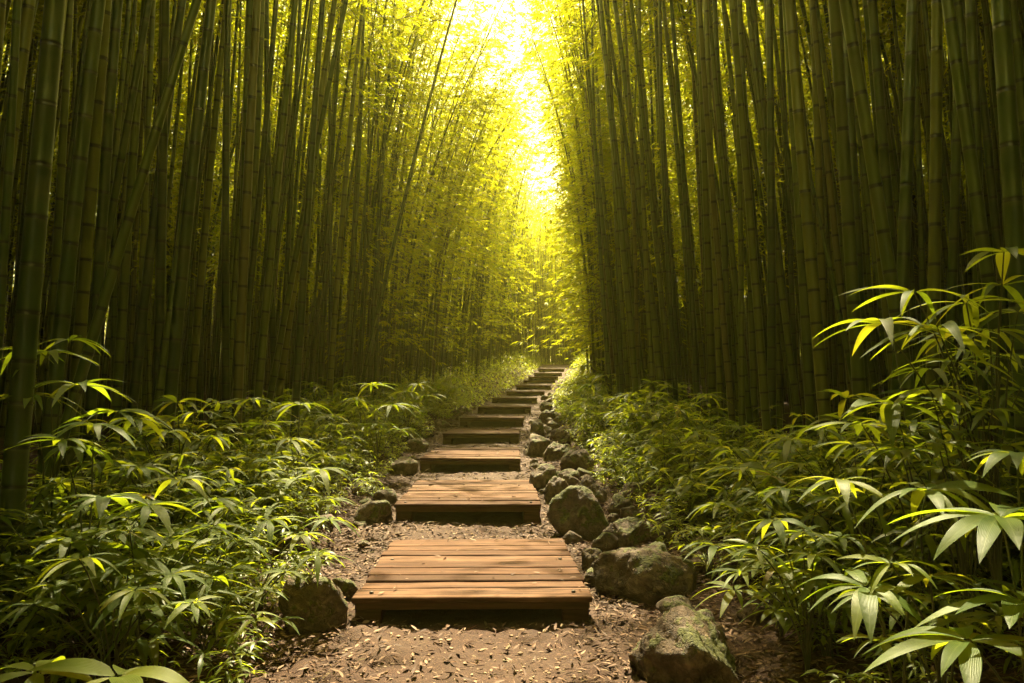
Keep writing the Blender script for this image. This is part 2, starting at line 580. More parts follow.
def platform(i):
    y0, y1, cx, zt = STEPS[i]
    lab = STEP_LABEL[i] if i < 3 else f'{ORD[i]} wooden step platform counted up the path from its start'
    ang = math.atan2(float(pathx(y1) - pathx(y0)), y1 - y0) * .35
    t = thing('wooden_step_platform', lab, 'step', (cx, y0, zt), -ang, 'wooden step platforms up the path')
    dep, hw = y1 - y0, .75
    deck = Buf()
    n = 10 if i < 4 else 9
    ws = rng.uniform(.85, 1.15, n)
    if i == 0: ws = np.array([1.1, .78, .8, 1.0, .95, 1.1, .9, .85, .8, .9])
    ws = ws / ws.sum() * dep
    y = 0.0
    for k in range(n):
        e = rng.uniform(-.012, .012, 2)
        dz = rng.uniform(-.010, .004)
        V, Q = box_verts(-hw + e[0], hw + e[1], y + .007, y + ws[k] - rng.uniform(.012, .019), -.038 + dz, dz, .006, 10, .0012)
        V[:, 2] += V[:, 0] * rng.normal(0, .003)
        V[:, 1] += V[:, 0] * rng.normal(0, .002)
        deck.add(V, Q, rnd=rng.random())
        y += ws[k]
    deck.add(*box_verts(-hw + .03, hw - .03, .065, dep - .03, -.056, -.050, .002, 4), rnd=.1)  # thin sheet added under the planks to block sun falling through the gaps
    obj('deck', deck.mesh('deck', [M_WOOD], shade=False), t)
    b = Buf()
    b.add(*box_verts(-hw + .01, hw - .006, .012, .06, -.088, -.041, .005, 6, .001), rnd=.2)
    obj('front_board', b.mesh('front_board', [M_WOOD], shade=False), t)
    for s in (-1, 1):
        b = Buf()
        # runner lies along the path: build along x, then turn
        V, Q = box_verts(.02, dep - .03, -.085, .085, 0, 1, .008, 6, .001)
        V = V[:, [1, 0, 2]]
        V[:, 0] += s * (hw - .095)
        zg = np.array([gz(cx + s * .66, y0 + yy) for yy in V[:, 1]]) - zt - .04
        zg = np.minimum(zg, -.2)
        V[:, 2] = np.where(V[:, 2] > .5, -.090 - (1 - V[:, 2]), zg)
        b.add(V, Q[:, ::-1], rnd=.25 + .2 * s)
        obj('runner', b.mesh('runner', [M_WOOD], shade=False), t)
    b = Buf()
    b.add(*box_verts(-hw + .2, hw - .2, dep - .09, dep - .05, min(-.30, gz(cx, y1) - zt - .06), -.045, .005, 6, .001), rnd=.15)
    obj('light_block_board', b.mesh('light_block_board', [M_WOOD], shade=False), t)  # added board under the deck's back end, blocks light shining through beneath
    if i < 3:
        for s in (-1, 1):
            for yy in (.11, dep * .55):
                P = np.array([[[s * (hw - .1), yy, -.01], [s * (hw - .1), yy, .004], [s * (hw - .1), yy, .0065]]])
                V, Q, _ = tubes(P, np.array([[.014, .014, .001]]), 10)
                bb = Buf()
                bb.add(V, Q)
                obj('bolt', bb.mesh('bolt', [M_IRON]), t)
    return t


for i in range(len(STEPS)):
    platform(i)

# ------------------------------------------------------------------ rocks
def ico(sub):
    import bmesh
    bm = bmesh.new()
    bmesh.ops.create_icosphere(bm, subdivisions=sub, radius=1)
    V = np.array([v.co[:] for v in bm.verts])
    T = np.array([[v.index for v in f.verts] for f in bm.faces])
    bm.free()
    return V, T


ICO5, ICO4, ICO1 = ico(5), ico(4), ico(1)


def rock_mesh(seed, w, d, h, sub=5):
    r = np.random.default_rng(seed)
    V, T = ICO5 if sub == 5 else ICO4
    V = V.copy()
    D = V.copy()
    sc = np.ones(len(V))
    for _ in range(14):                                   # worn facets
        n = norm(r.normal(size=3))
        lim = r.uniform(.55, .9)
        dp = D @ n
        over = np.clip(dp * sc - lim, 0, None)
        sc = sc - over * .93 / np.clip(dp, .25, None)
    for f, a in ((1.4, .055), (3.3, .026), (7, .014), (15, .012), (30, .008)):
        for _ in range(3):
            k = norm(r.normal(size=3)) * f
            sc = sc + a * np.sin(D @ k * 2 + r.uniform(0, 6.28)) * np.sin(D @ norm(r.normal(size=3)) * f * 1.7 + r.uniform(0, 6.28))
    V = D * sc[:, None] * np.array([w / 2, d / 2, h / 2]) * 1.12
    b = Buf()
    b.add(V, None, T)
    return b.mesh('rock', [M_ROCK])


# pixel box (x0, x1, top, base) and the depth of the contact with the ground
ROCKS = [
    (626, 766, 590, 706, 3.95, 'big pale topped boulder at the path\'s edge, closest to the viewer'),
    (594, 694, 535, 602, 5.55, 'broad mossy boulder beside the closest wooden step'),
    (552, 614, 482, 535, 7.5, 'tall sloping boulder beside the gap between first and second wooden steps'),
    (602, 657, 514, 541, 7.0, 'low flat mossy rock between two big boulders'),
    (583, 608, 541, 565, 6.3, 'small rock tucked against the broad mossy boulder'),
    (622, 658, 477, 504, 8.9, 'dark rounded rock at the foot of the ferny bank'),
    (619, 646, 500, 518, 8.0, 'small round rock behind the low flat mossy rock'),
    (655, 692, 500, 530, 7.5, 'dark rock half buried under the bank\'s leaves'),
    (561, 598, 434, 465, 11.2, 'dark domed boulder between second and third steps, set back from the edge'),
    (531, 561, 451, 481, 10.1, 'wedge shaped boulder at the edge of the second step\'s far end'),
    (523, 552, 418, 442, 13.6, 'mossy boulder at the edge of the third step\'s far end'),
    (545, 573, 472, 492, 9.2, 'low rock touching the second wooden step\'s edge'),
    (572, 606, 472, 491, 9.0, 'mossy low rock behind the tall sloping boulder'),
    (546, 572, 428, 446, 12.9, 'mossy rock behind the wedge shaped boulder'),
    (590, 614, 455, 472, 10.4, 'brown rock lying on the bank behind the dark domed boulder'),
    (600, 624, 437, 452, 12.4, 'pale slab of rock under the bank\'s overhanging leaves'),
    (553, 580, 414, 428, 15.6, 'grey slab of rock beside the fourth wooden step'),
    (575, 598, 420, 434, 14.3, 'rounded rock uphill from the dark domed boulder'),
    (528, 546, 410, 421, 17.2, 'small mossy rock at the fourth step\'s far corner'),
    (538, 556, 401, 413, 19.5, 'small boulder beside the fifth wooden step'),
    (541, 558, 395, 404, 22.6, 'small boulder beside the sixth wooden step'),
    (344, 392, 494, 527, 8.0, 'dark mossy rock at the path\'s edge opposite the tall sloping boulder'),
    (267, 338, 568, 637, 4.85, 'dark boulder under the ferns opposite the closest wooden step'),
    (387, 418, 447, 471, 11.4, 'dark rock beside the third step opposite the domed boulder'),
    (402, 428, 430, 445, 14.2, 'low grey rock opposite the mossy third step boulder'),
    (413, 436, 420, 432, 16.6, 'grey rock beside the fourth step opposite the slab'),
    (431, 450, 410, 423, 18.6, 'round grey rock beside the fifth step opposite the bank of leaves'),
    (448, 462, 404, 414, 21.0, 'small round rock beside the sixth step opposite the bank of leaves'),
    (330, 354, 570, 588, 5.6, 'small flat stone lying in the leaf litter near the dark boulder'),
    (352, 372, 478, 490, 9.8, 'small stone at the fern edge above the dark mossy rock'),
    (660, 700, 596, 614, 5.1, 'flat half buried stone behind the big pale topped boulder'),
]
ROCKPOS = []
for k, (x0, x1, t, b, Y, lab) in enumerate(ROCKS):
    w = (x1 - x0) / F * Y
    px = unproj((x0 + x1) / 2, b, Y)
    zb = gz(px[0], Y)
    ztop = unproj(x0, t, Y + w * .3)[2]
    h = max((ztop - zb) * (.84 if Y < 10 else .62), w * .32)
    H = h * 1.45
    o = obj('boulder' if w > .45 else 'rock', rock_mesh(100 + k, w, w * random.uniform(.75, .95), H, 5 if k < 14 else 4))
    o.location = (px[0], Y + w * .38, zb + h - H * .5)
    o.rotation_euler = (0, 0, random.uniform(-.4, .4))
    tag(o, lab, 'rock', 'rocks along the path')
    ROCKPOS.append((px[0], Y + w * .38, w * .5))
for k in range(150):
    y = 5.8 + 26 * random.random() ** 1.25
    sd = 1 if random.random() < .8 else -1
    w = random.uniform(.12, .36) * (.8 if sd < 0 else 1)
    x = float(pathx(y)) + sd * random.uniform(.92, 1.95)
    if any((x - a) ** 2 + (y - b) ** 2 < (c * .7 + w * .36) ** 2 for a, b, c in ROCKPOS):
        continue
    h = w * random.uniform(.45, .8)
    o = obj('rock', rock_mesh(700 + k, w, w * random.uniform(.7, 1.1), h * 1.4, 4))
    o.location = (x, y, gz(x, y) + h * .3)
    o.rotation_euler = (random.uniform(-.2, .2), random.uniform(-.2, .2), random.uniform(0, 6.28))
    near = min(range(len(STEPS)), key=lambda q: abs((STEPS[q][0] + STEPS[q][1]) / 2 - y))
    sz = 'small' if w < .26 else 'mid sized' if w < .36 else 'larger'
    shp = 'flat' if h / w < .55 else 'rounded' if h / w < .68 else 'tall'
    tag(o, f"{sz} {shp} mossy rock {'among the boulders' if sd > 0 else 'opposite the boulders'} by the {ORD[near]} step", 'rock', 'rocks along the path')
    ROCKPOS.append((x, y, w * .5))
# small unnamed stones between the boulders, each its own thing
small = [rock_mesh(300 + k, .2, .17, .13, 4) for k in range(5)]
side_word = {1: 'on the boulder side', -1: 'opposite the boulders'}
short_side = {1: 'boulder side', -1: 'opposite the boulders'}
for k in range(130):
    sd = 1 if k % 4 else -1
    y = random.uniform(4.2, 24) if k < 50 else random.uniform(20, 40)
    x = float(pathx(y)) + (random.uniform(.95, 2.0) if sd > 0 else -random.uniform(.95, 1.7))
    if any((x - a) ** 2 + (y - b) ** 2 < (c + .08) ** 2 for a, b, c in ROCKPOS):
        continue
    o = obj('stone', small[k % 5])
    s = random.uniform(.45, 1.5)
    o.scale = (s, s * random.uniform(.8, 1.2), s * random.uniform(.8, 1.2))
    o.rotation_euler = (random.uniform(-.3, .3), random.uniform(-.3, .3), random.uniform(0, 6.28))
    o.location = (x, y, gz(x, y) + .02 * s)
    near = min(range(len(STEPS)), key=lambda q: abs((STEPS[q][0] + STEPS[q][1]) / 2 - y))
    size = 'tiny' if s < .75 else 'fist sized' if s < 1.1 else 'larger'
    tag(o, f'{size} mossy stone lying {side_word[sd]} of the path by the {ORD[near]} step', 'stone', 'small stones along the path')

# ------------------------------------------------------------------ bamboo
def bamboo_curve(H, lean, bend, s):
    lean = np.asarray(lean, float)
    bend = np.asarray(bend, float)
    xy = s[:, None] * H * lean[None, :] + (s ** 2.6)[:, None] * H * bend[None, :]
    z = s * H * (1 - .12 * s ** 3 * min(1.0, np.linalg.norm(bend) * 3))
    return np.column_stack([xy, z])


def bamboo_meshes(H, r0, lean, bend, seed, sides=14, leafy=1.0, start=.38, detail=True, cut=None):
    r = np.random.default_rng(seed)
    zs, z, i = [0.0], 0.0, 0
    while z < H - .12:
        u = z / H
        z += (.17 + .20 * min(1, u * 4)) * (1 if u < .6 else 1 - .5 * (u - .6) / .4) * r.uniform(.88, 1.12)
        zs.append(min(z, H))
    zs = np.array(zs)
    nn = len(zs)
    hs, al, bul = [], [], []
    for k in range(nn - 1):
        seg = zs[k + 1] - zs[k]
        e = min(.012, seg * .06)
        hs += [zs[k], zs[k] + e, zs[k] + e * 2.2, zs[k + 1] - e * 1.6, zs[k + 1] - e * .5]
        al += [k + 0.0, k + e / seg, k + 2.2 * e / seg, k + 1 - 1.6 * e / seg, k + 1 - .5 * e / seg]
        bul += [.95, 1.055, 1.0, 1.0, 1.05]
    hs = np.array(hs)
    if cut is not None:
        keep = hs < cut * H
        hs, al, bul = hs[keep], np.array(al)[keep], np.array(bul)[keep]
    s = hs / H
    P = bamboo_curve(H, lean, bend, s)
    zig = .004
    R = r0 * (1 - .80 * s ** 1.25) * (1 + .12 * np.exp(-s * 40)) * np.array(bul)
    V, Q, alv = tubes(P[None], R[None], sides, np.array(al)[None])
    b = Buf()
    b.add(V, Q, along=alv, rnd=0.0)
    culm = b.mesh('culm', [M_CULM])
    cr = None
    if leafy > 0:
        c = Buf()
        first = int(np.searchsorted(zs, start * H))
        Pn = bamboo_curve(H, lean, bend, zs / H)
        LP, LD, TW, TR = [], [], [], []
        az = r.uniform(0, 6.28)
        for k in range(first, nn):
            u = (zs[k] - start * H) / (H - start * H)
            az += math.pi + r.normal(0, .5)
            nb = 2 if r.random() < leafy else 1
            for q in range(nb):
                a = az + (q * .9 if q else 0) + r.normal(0, .25)
                Lb = (1.75 * (1 - .75 * u) + .25) * r.uniform(.7, 1.15)
                el = r.uniform(.35, .8)
                ts = np.linspace(0, 1, 5)
                dirh = np.array([math.cos(a), math.sin(a)])
                bx = Pn[k][None, :] + np.column_stack([np.outer(ts * Lb * math.cos(el), dirh), Lb * (ts * math.sin(el) - .62 * ts ** 2.2)])
                TW.append(bx)
                TR.append(np.linspace(.009, .002, 5) * (1.2 - .6 * u))
                nt_ = max(2, int(round((4 + 2.2 * Lb) * leafy)))
                for tt in np.linspace(.28, 1, nt_) + r.normal(0, .03, nt_):
                    tt = min(max(tt, 0), 1)
                    p = np.array([np.interp(tt, ts, bx[:, j]) for j in range(3)])
                    a2 = a + r.choice([-1, 1]) * r.uniform(.3, 1.2) * (1 if tt < .97 else .2)
                    tl = r.uniform(.12, .34)
                    tip = p + np.array([math.cos(a2) * tl, math.sin(a2) * tl, r.uniform(-.12, .06)])
                    nl = int(r.integers(5, 9))
                    for j in range(nl):
                        f = j / max(nl - 1, 1)
                        LP.append(p + (tip - p) * (.3 + .7 * f))
                        a3 = a2 + (-1) ** j * r.uniform(.25, .95) * (1.1 - .6 * f)
                        dz = r.uniform(-.75, .05)
                        LD.append([math.cos(a3), math.sin(a3), dz])
        LP, LD = np.array(LP), np.array(LD)
        n = len(LP)
        L = r.uniform(.13, .22, n)
        V, Q, rd = rhombs(LP, LD, L, L * r.uniform(.15, .2, n), r.normal(0, .5, n))
        c.add(V, Q, mat=0, rnd=rd)
        V, Q, _ = tubes(np.array(TW), np.array(TR), 3)
        c.add(V, Q, mat=1, rnd=0.0)
        cr = c.mesh('crown', [M_BLEAF, M_TWIG], shade=False)
    return culm, cr


# ---- the bamboos one can single out: (u at v=0) -> (u at v1), v1, width px, depth, label
HERO = [
    # side opposite the boulders
    (50, 0, 12, 500, 23, 4.5, 'thick pale bamboo closest to the viewer at the picture\'s edge opposite the boulders', 0),
    (97, 0, 60, 340, 16, 6.2, 'stout dark bamboo just behind the thick pale one', 0),
    (208, 0, 176, 340, 13, 7.4, 'tall straight bamboo standing where the long diagonal bamboo leans away', 0),
    (258, 0, 241, 340, 10.5, 8.6, 'light green upright bamboo rising from the ferns opposite the boulders', 0),
    (293, 0, 263, 340, 8.5, 9.6, 'slender bamboo beside the light green upright one', 0),
    (20, 0, -14, 340, 14, 6.6, 'dark bamboo half behind the thick pale one', 0),
    (118, 0, 96, 340, 12, 7.2, 'dark upright bamboo behind the foot of the diagonal bamboo', 0),
    (140, 0, 120, 340, 10, 8.2, 'dim bamboo partly hidden by the crossing diagonal bamboo', 0),
    (178, 0, 140, 340, 10, 8.4, 'bamboo leaning gently just under the diagonal bamboo', 0),
    (345, 0, 281, 340, 7, 11.2, 'strongly leaning bamboo bowing towards the path opposite the boulders', 0),
    (452, 0, 372, 340, 4.6, 16.5, 'long thin bamboo bowing out over the path in front of bright foliage', 0),
    (322, 0, 300, 340, 8, 10.4, 'straight bamboo between the leaning and the light green ones', 0),
    # boulder side
    (848, 0, 860, 340, 15, 6.6, 'stout ringed bamboo rising straight from the ferns on the boulder side', 0),
    (918, 0, 901, 340, 13.5, 6.4, 'brownish bamboo leaning outwards behind the tall leafy shrub', 0),
    (937, 0, 932, 340, 13, 6.0, 'straight bamboo with close dark rings behind the tall leafy shrub', 0),
    (974, 0, 981, 340, 12.5, 6.3, 'upright bamboo rising through the tall leafy shrub', 0),
    (1007, 0, 1023, 340, 20, 4.6, 'thickest bamboo on the boulder side, at the picture\'s edge', 0),
    (812, 0, 823, 340, 8.5, 8.6, 'slim bamboo beside the stout ringed one', 0),
    (786, 0, 806, 340, 10.5, 7.6, 'bamboo leaning in towards the path beside the broken diagonal culm', 0),
    (770, 0, 771, 340, 9, 9.0, 'upright bamboo nearest the path among the thick ones on the boulder side', 0),
    (872, 0, 898, 340, 11, 7.4, 'dark bamboo leaning behind the brownish one', 0),
    (958, 0, 949, 340, 10, 7.6, 'dim bamboo between the ringed one and the shrub\'s upright one', 0),
    (742, 0, 752, 340, 7, 10.4, 'slender bamboo standing clear of its neighbours on the boulder side', 0),
    (664, 0, 691, 330, 6, 13.5, 'curved bamboo at the bright gap\'s edge on the boulder side', 0),
    (652, 0, 671, 330, 5, 16.0, 'thin curved bamboo just inside the bright gap\'s edge', 0),
    (716, 0, 728, 340, 7, 11.0, 'slender upright bamboo between the curved pair and the thick ones', 0),
]
LABEL_COUNT = {}
HPOS = []


def bamboo_thing(name, lab, loc, culm, crown, rz=0.0, sc=1.0):
    t = thing(name, lab, 'bamboo', loc, rz, 'bamboo of the grove')
    t.scale = (sc, sc, sc)
    obj('culm', culm, t)
    if crown:
        obj('crown', crown, t)
    return t


for k, (u0, v0, u1, v1, w, Y, lab, _) in enumerate(HERO):
    A, B = unproj(u0, v0, Y), unproj(u1, v1, Y)
    d = (A - B) / (A[2] - B[2])
    x, y = B[0], Y
    for _i in range(6):
        zb = gz(x, y)
        x = B[0] + d[0] * (zb - B[2])
    H = random.uniform(12.0, 14.5)
    mid = (A[2] - zb) / H
    bend = np.array([(-.02 if x > 0 else .03) * random.uniform(.6, 1.3), random.uniform(-.02, .05)])
    lean = np.array([d[0] - bend[0] * mid ** 1.6, random.uniform(-.01, .02)])
    cu, cr = bamboo_meshes(H, w * Y / F / 2, lean, bend, 500 + k, 20 if w > 9 else 14, leafy=.4, start=.64)
    bamboo_thing('bamboo', lab, (x, y, zb - .05), cu, cr)
    HPOS.append((x, y))

# long diagonal bamboo leaning across its neighbours, and the broken diagonal culm
A, B = unproj(194, 0, 5.9), unproj(82, 372, 5.7)
d = (A - B) / (A[2] - B[2])
zb = gz(B[0] - .25, 5.7)
base = B + d * (zb - B[2])
cu, cr = bamboo_meshes(9.5, .042, d[:2], (.01, .02), 771, 16, leafy=.6, start=.6)
bamboo_thing('bamboo', 'long bamboo leaning diagonally across the upright ones opposite the boulders', tuple(base), cu, cr)
HPOS.append((base[0], base[1]))
A, B = unproj(801, 130, 7.2), unproj(846, 345, 6.9)
d = (A - B) / (A[2] - B[2])
zb = gz(B[0] + .2, 6.9)
base = B + d * (zb - B[2])
cu, cr = bamboo_meshes((A[2] - zb) * 1.02, .034, d[:2], (0, 0), 772, 14, leafy=0)
bamboo_thing('bamboo', 'short broken bamboo culm slanting against its neighbours, without a crown', tuple(base), cu, None)

# ---- the shared kinds, then the grove
NV = 10
VARS, FULL, ROOF, OPEN = [], [], [], []
for k in range(6):
    lean = (random.gauss(.04, .03), random.gauss(0, .03))
    bend = (random.uniform(.04, .15), random.gauss(0, .05))
    OPEN.append((bamboo_meshes(random.uniform(12, 14), random.uniform(.036, .05), lean, bend, 3900 + k, 10, leafy=.68, start=random.uniform(.3, .45) if k % 3 else .1), lean, bend))
for k in range(NV):
    lean = (random.gauss(.05, .03), random.gauss(0, .03))
    bend = (random.uniform(.10, .27), random.gauss(0, .05))
    FULL.append((bamboo_meshes(random.uniform(12.5, 15), random.uniform(.040, .056), lean, bend, 1900 + k, 10, leafy=.8, start=random.uniform(.25, .45) if k % 5 else .12), lean, bend))
for k in range(5):
    lean = (random.gauss(.04, .03), random.gauss(0, .03))
    bend = (random.uniform(-.05, .05), random.gauss(0, .04))
    ROOF.append((bamboo_meshes(random.uniform(12.5, 14.5), random.uniform(.038, .055), lean, bend, 2900 + k, 12, leafy=1.0, start=random.uniform(.56, .62)), lean, bend))
for k in range(NV):
    lean = (random.gauss(.05, .03), random.gauss(0, .03))
    bend = (random.uniform(-.07, .05), random.gauss(0, .04))
    VARS.append((bamboo_meshes(random.uniform(12, 14.5), random.uniform(.040, .06), lean, bend, 900 + k, 12, leafy=.55, start=random.uniform(.6, .7)), lean, bend))


def frontline(y, sd):
    d = 3.0 + .25 * np.sin(y * .7 + sd) + .18 * np.sin(y * 1.9)
    if sd < 0:
        d = d + np.clip(8.5 - y, 0, 4) * .25
    else:
        d = d - .1 + np.clip(8.0 - y, 0, 4) * .22
    return d


cell = .56
cand = []
for sd in (-1, 1):
    ys = np.arange(-12, 62, cell)
    for row in range(24):
        for y in ys:
            yy = y + random.uniform(-.24, .24)
            dx = row * cell + random.uniform(-.22, .22)
            x = float(pathx(min(yy, 58))) + sd * (float(frontline(yy, sd)) + max(0, dx))
            if yy < 19 and 1 <= row <= 6 and random.random() < .55:
                continue
            if yy < 4.0 and abs(x) < 3.2:
                continue
            cand.append((x, yy, row, sd))
for y in np.arange(57, 84, .72):                                 # the grove that closes the bend
    for x in np.arange(-6, 19, .72):
        cand.append((x + random.uniform(-.26, .26), y + random.uniform(-.26, .26), int((y - 57) / .6), 0))
for y in np.arange(-22, -9, .75):                                # unseen grove added behind the viewer to keep sky light off the culm fronts
    for x in np.arange(-13, 13, .75):
        cand.append((x + random.uniform(-.3, .3), y + random.uniform(-.3, .3), 9, 2))
cand = [c for c in cand if not (c[3] == 0 and abs(c[0] - float(pathx(c[1]))) < .9 and c[1] < 58.5)]
cand = [c for c in cand if all((c[0] - a) ** 2 + (c[1] - b) ** 2 > .2 ** 2 for a, b in HPOS)]


def show(c):
    x, y, row, sd = c
    if y < 4.5 or abs(x) / y > .68:
        return -1
    if y < 7.5 and row < 1 and sd != 0:
        return 1.0 / y
    return (1.0 / y) / (1 + .55 * row)


cand.sort(key=lambda c: -show(c))
N_IND = 300 - len(HERO) - 2
ind, rest = cand[:N_IND], cand[N_IND:]


def nearest_step(y):
    return min(range(len(STEPS)), key=lambda q: abs((STEPS[q][0] + STEPS[q][1]) / 2 - y))


for k, (x, y, row, sd) in enumerate(ind):
    kinds = FULL if 22.5 < y < 33 and sd < 0 else OPEN if y > 19 else ROOF if row >= 2 else VARS
    (cu, cr), lean, bend = kinds[int(rng.integers(len(kinds)))]
    toward = 0.0 if sd < 0 else math.pi
    rz = toward + random.gauss(0, .55)
    if sd == 0: rz = -math.pi / 2 + random.gauss(0, .8)
    sc = random.uniform(.82, 1.12)
    t = bamboo_thing('bamboo', None, (x, y, gz(x, y) - .05), cu, cr, rz, sc)
    if sd > 0:
        t.rotation_euler = (0, random.gauss(.025, .02), rz)
    else:
        t.rotation_euler = (random.gauss(0, .015), random.gauss(.01, .02), rz)
    tot = abs(lean[0] + bend[0])
    thick = 'slender' if cu.name and sc * VARS[0][0][0].vertices[0].co.length >= 0 and cu.vertices[0].co.length * sc < .045 else 'medium thick' if cu.vertices[0].co.length * sc < .055 else 'thick'
    pose = 'nearly upright' if tot < .15 else 'slightly bowed' if tot < .24 else 'strongly bowed'
    where = 'at the bend that closes the path' if sd == 0 else f'{side_word[sd]} by the {ORD[nearest_step(y)]} step'
    rowt = 'front row' if row <= 0 else 'second row' if row == 1 else 'third row' if row == 2 else 'deeper'
    t['label'] = f'{thick} {pose} {rowt} bamboo {where}'

# ---- everything deeper in the grove, one mass
def woods(rest):
    n = len(rest)
    X = np.array([c[0] for c in rest])
    Y = np.array([c[1] for c in rest])
    SD = np.array([c[3] for c in rest])
    Z = ground(X, Y) - .05
    H = rng.uniform(10.5, 14.5, n)
    k = 12
    s = np.linspace(0, 1, k)
    tow = np.where(SD < 0, 0, np.where(SD == 1, math.pi, np.where(SD == 2, math.pi / 2, -math.pi / 2))) + rng.normal(0, .7, n)
    lean = np.clip(rng.normal(.045, .035, n), -.03, .14)
    bend = rng.uniform(.02, .15, n)
    h = s[None, :] * H[:, None] * lean[:, None] + (s ** 2.6)[None, :] * (H * bend)[:, None]
    P = np.stack([X[:, None] + h * np.cos(tow)[:, None], Y[:, None] + h * np.sin(tow)[:, None], Z[:, None] + s[None, :] * H[:, None] * (1 - .1 * s ** 3 * bend[:, None] * 3)], -1)
    R = rng.uniform(.035, .056, n)[:, None] * (1 - .8 * s ** 1.25)[None, :]
    al = s[None, :] * (H / .34)[:, None] + rng.random(n)[:, None]
    b = Buf()
    V, Q, a = tubes(P, R, 7, al)
    rd = np.repeat(rng.random(n), k * 7)
    b.add(V, Q, mat=2, rnd=rd, along=a)
    # leaf sprays
    nl = 800
    u = rng.uniform(.36, 1.0, (n, nl))
    ang = rng.uniform(0, 6.283, (n, nl))
    rad = (1.5 * (1 - .65 * u) + .15) * np.sqrt(rng.random((n, nl)))
    # gather into sprays
    g = rng.integers(0, 60, (n, nl))
    ROW = np.array([c[2] for c in rest])
    lo = np.where((Y < 15) & (ROW < 15), .58, np.where(ROW >= 15, .04, .25))[:, None]
    gu, ga, gr = lo + (1 - lo) * rng.random((n, 60)), rng.uniform(0, 6.283, (n, 60)), np.sqrt(rng.random((n, 60)))
    ii = np.arange(n)[:, None]
    u, ang = gu[ii, g], ga[ii, g]
    rad = (1.9 * (1 - .65 * u) + .2) * gr[ii, g]
    fx = u * (k - 1)
    i0 = np.clip(fx.astype(int), 0, k - 2)
    fr = (fx - i0)[..., None]
    C = P[ii, i0] * (1 - fr) + P[ii, i0 + 1] * fr
    LP = C + np.stack([rad * np.cos(ang), rad * np.sin(ang), .35 - .3 * rad], -1) + rng.normal(0, .13, C.shape)
    a3 = ang + rng.normal(0, .8, ang.shape)
    LD = np.stack([np.cos(a3), np.sin(a3), rng.uniform(-.8, .1, a3.shape)], -1)
    dens = np.where(Y < -3, 1.0, np.interp(Y, [0, 14, 20, 28, 36], [1.0, 1.0, .55, .22, .12]))
    dens = np.where(SD == 0, .6, dens)
    keep = rng.random((n, nl)) < dens[:, None]
    LP, LD = LP[keep], LD[keep]
    m = len(LP)
    L = rng.uniform(.17, .27, m)
    V, Q, rd = rhombs(LP, LD, L, L * rng.uniform(.16, .22, m), rng.normal(0, .5, m))
    b.add(V, Q, mat=0, rnd=rd)
    o = obj('bamboo_woods', b.mesh('bamboo_woods', [M_BLEAF, M_TWIG, M_CULM], shade=True))
    tag(o, 'dense mass of bamboo culms and leaves deeper in the grove', 'bamboo grove', kind='stuff')


# thin out what stands far from the view
rest = [c for c in rest if not (c[1] < -12 and c[3] != 2 and c[2] > 12)]
woods(rest)

# ------------------------------------------------------------------ undergrowth
def plant_meshes(seed, nst, h, spread, leafL, ratio, nleaf, levels, m, segs=5, droopk=.35, side=False):
    r = np.random.default_rng(seed)
    ST, SR, LP, LD = [], [], [], []
    for s_ in range(nst):
        a = 6.283 * s_ / nst + r.normal(0, .5)
        hh = h * r.uniform(.55, 1.1)
        sp = spread * r.uniform(.3, 1.1)
        t = np.linspace(0, 1, 7)
        P = np.column_stack([np.cos(a) * sp * t ** 1.6, np.sin(a) * sp * t ** 1.6, hh * (t - .12 * t ** 3)])
        P[:, :2] += r.normal(0, .02, 2)
        ST.append(P)
        SR.append(np.linspace(.006, .0025, 7) * (h / .8 + .4) * .7)
        for lv in np.linspace(1, .38, levels):
            p = np.array([np.interp(lv, t, P[:, j]) for j in range(3)])
            n = nleaf if lv > .95 else max(2, int(nleaf * .6))
            a0 = r.uniform(0, 6.28)
            for j in range(n):
                aa = a0 + 6.283 * j / n + r.normal(0, .25)
                if lv <= .95:
                    aa = a + r.uniform(-1.5, 1.5)
                LP.append(p + np.array([np.cos(aa), np.sin(aa), 0]) * .01 + r.normal(0, .004, 3))
                LD.append([math.cos(aa), math.sin(aa), r.uniform(-.15, .55)])
    n = len(LP)
    LP, LD = np.array(LP), np.array(LD)
    L = leafL * r.uniform(.6, 1.15, n)
    W = L * ratio * r.uniform(.8, 1.15, n)
    V, Q, ac, al, rd = blades(LP, LD, L, W, L * droopk * r.uniform(.6, 1.6, n), segs, .22, r.normal(0, .25, n))
    f = Buf()
    f.add(V, Q, rnd=rd, across=ac, al=al)
    st = Buf()
    V, Q, _ = tubes(np.array(ST), np.array(SR), 5)
    st.add(V, Q)
    return f.mesh('foliage', [m]), st.mesh('stem', [M_STEM])


TALL = [plant_meshes(1100 + k, 6, .95, .46, .26, .17, 8, 5, M_PLANT) for k in range(5)]
MID = [plant_meshes(1200 + k, 7, .58, .34, .17, .17, 7, 4, M_PLANT if k < 2 else M_GRASS, 4) for k in range(6)]
LOW = [plant_meshes(1300 + k, 9, .32, .26, .12, .20, 6, 3, M_GRASS, 3) for k in range(6)]


def plant(name, kinds, x, y, sc, label, cat, group, parts=True):
    fo, st = kinds[int(rng.integers(len(kinds)))]
    t = thing(name, label, cat, (x, y, gz(x, y) - .02), random.uniform(0, 6.28), group)
    t.scale = (sc, sc, sc * random.uniform(.85, 1.15))
    obj('foliage', fo, t)
    obj('stem', st, t)
    return t


def blocked(x, y, m=0.0):
    return any((x - a) ** 2 + (y - b) ** 2 < (c * .85 + m) ** 2 for a, b, c in ROCKPOS)


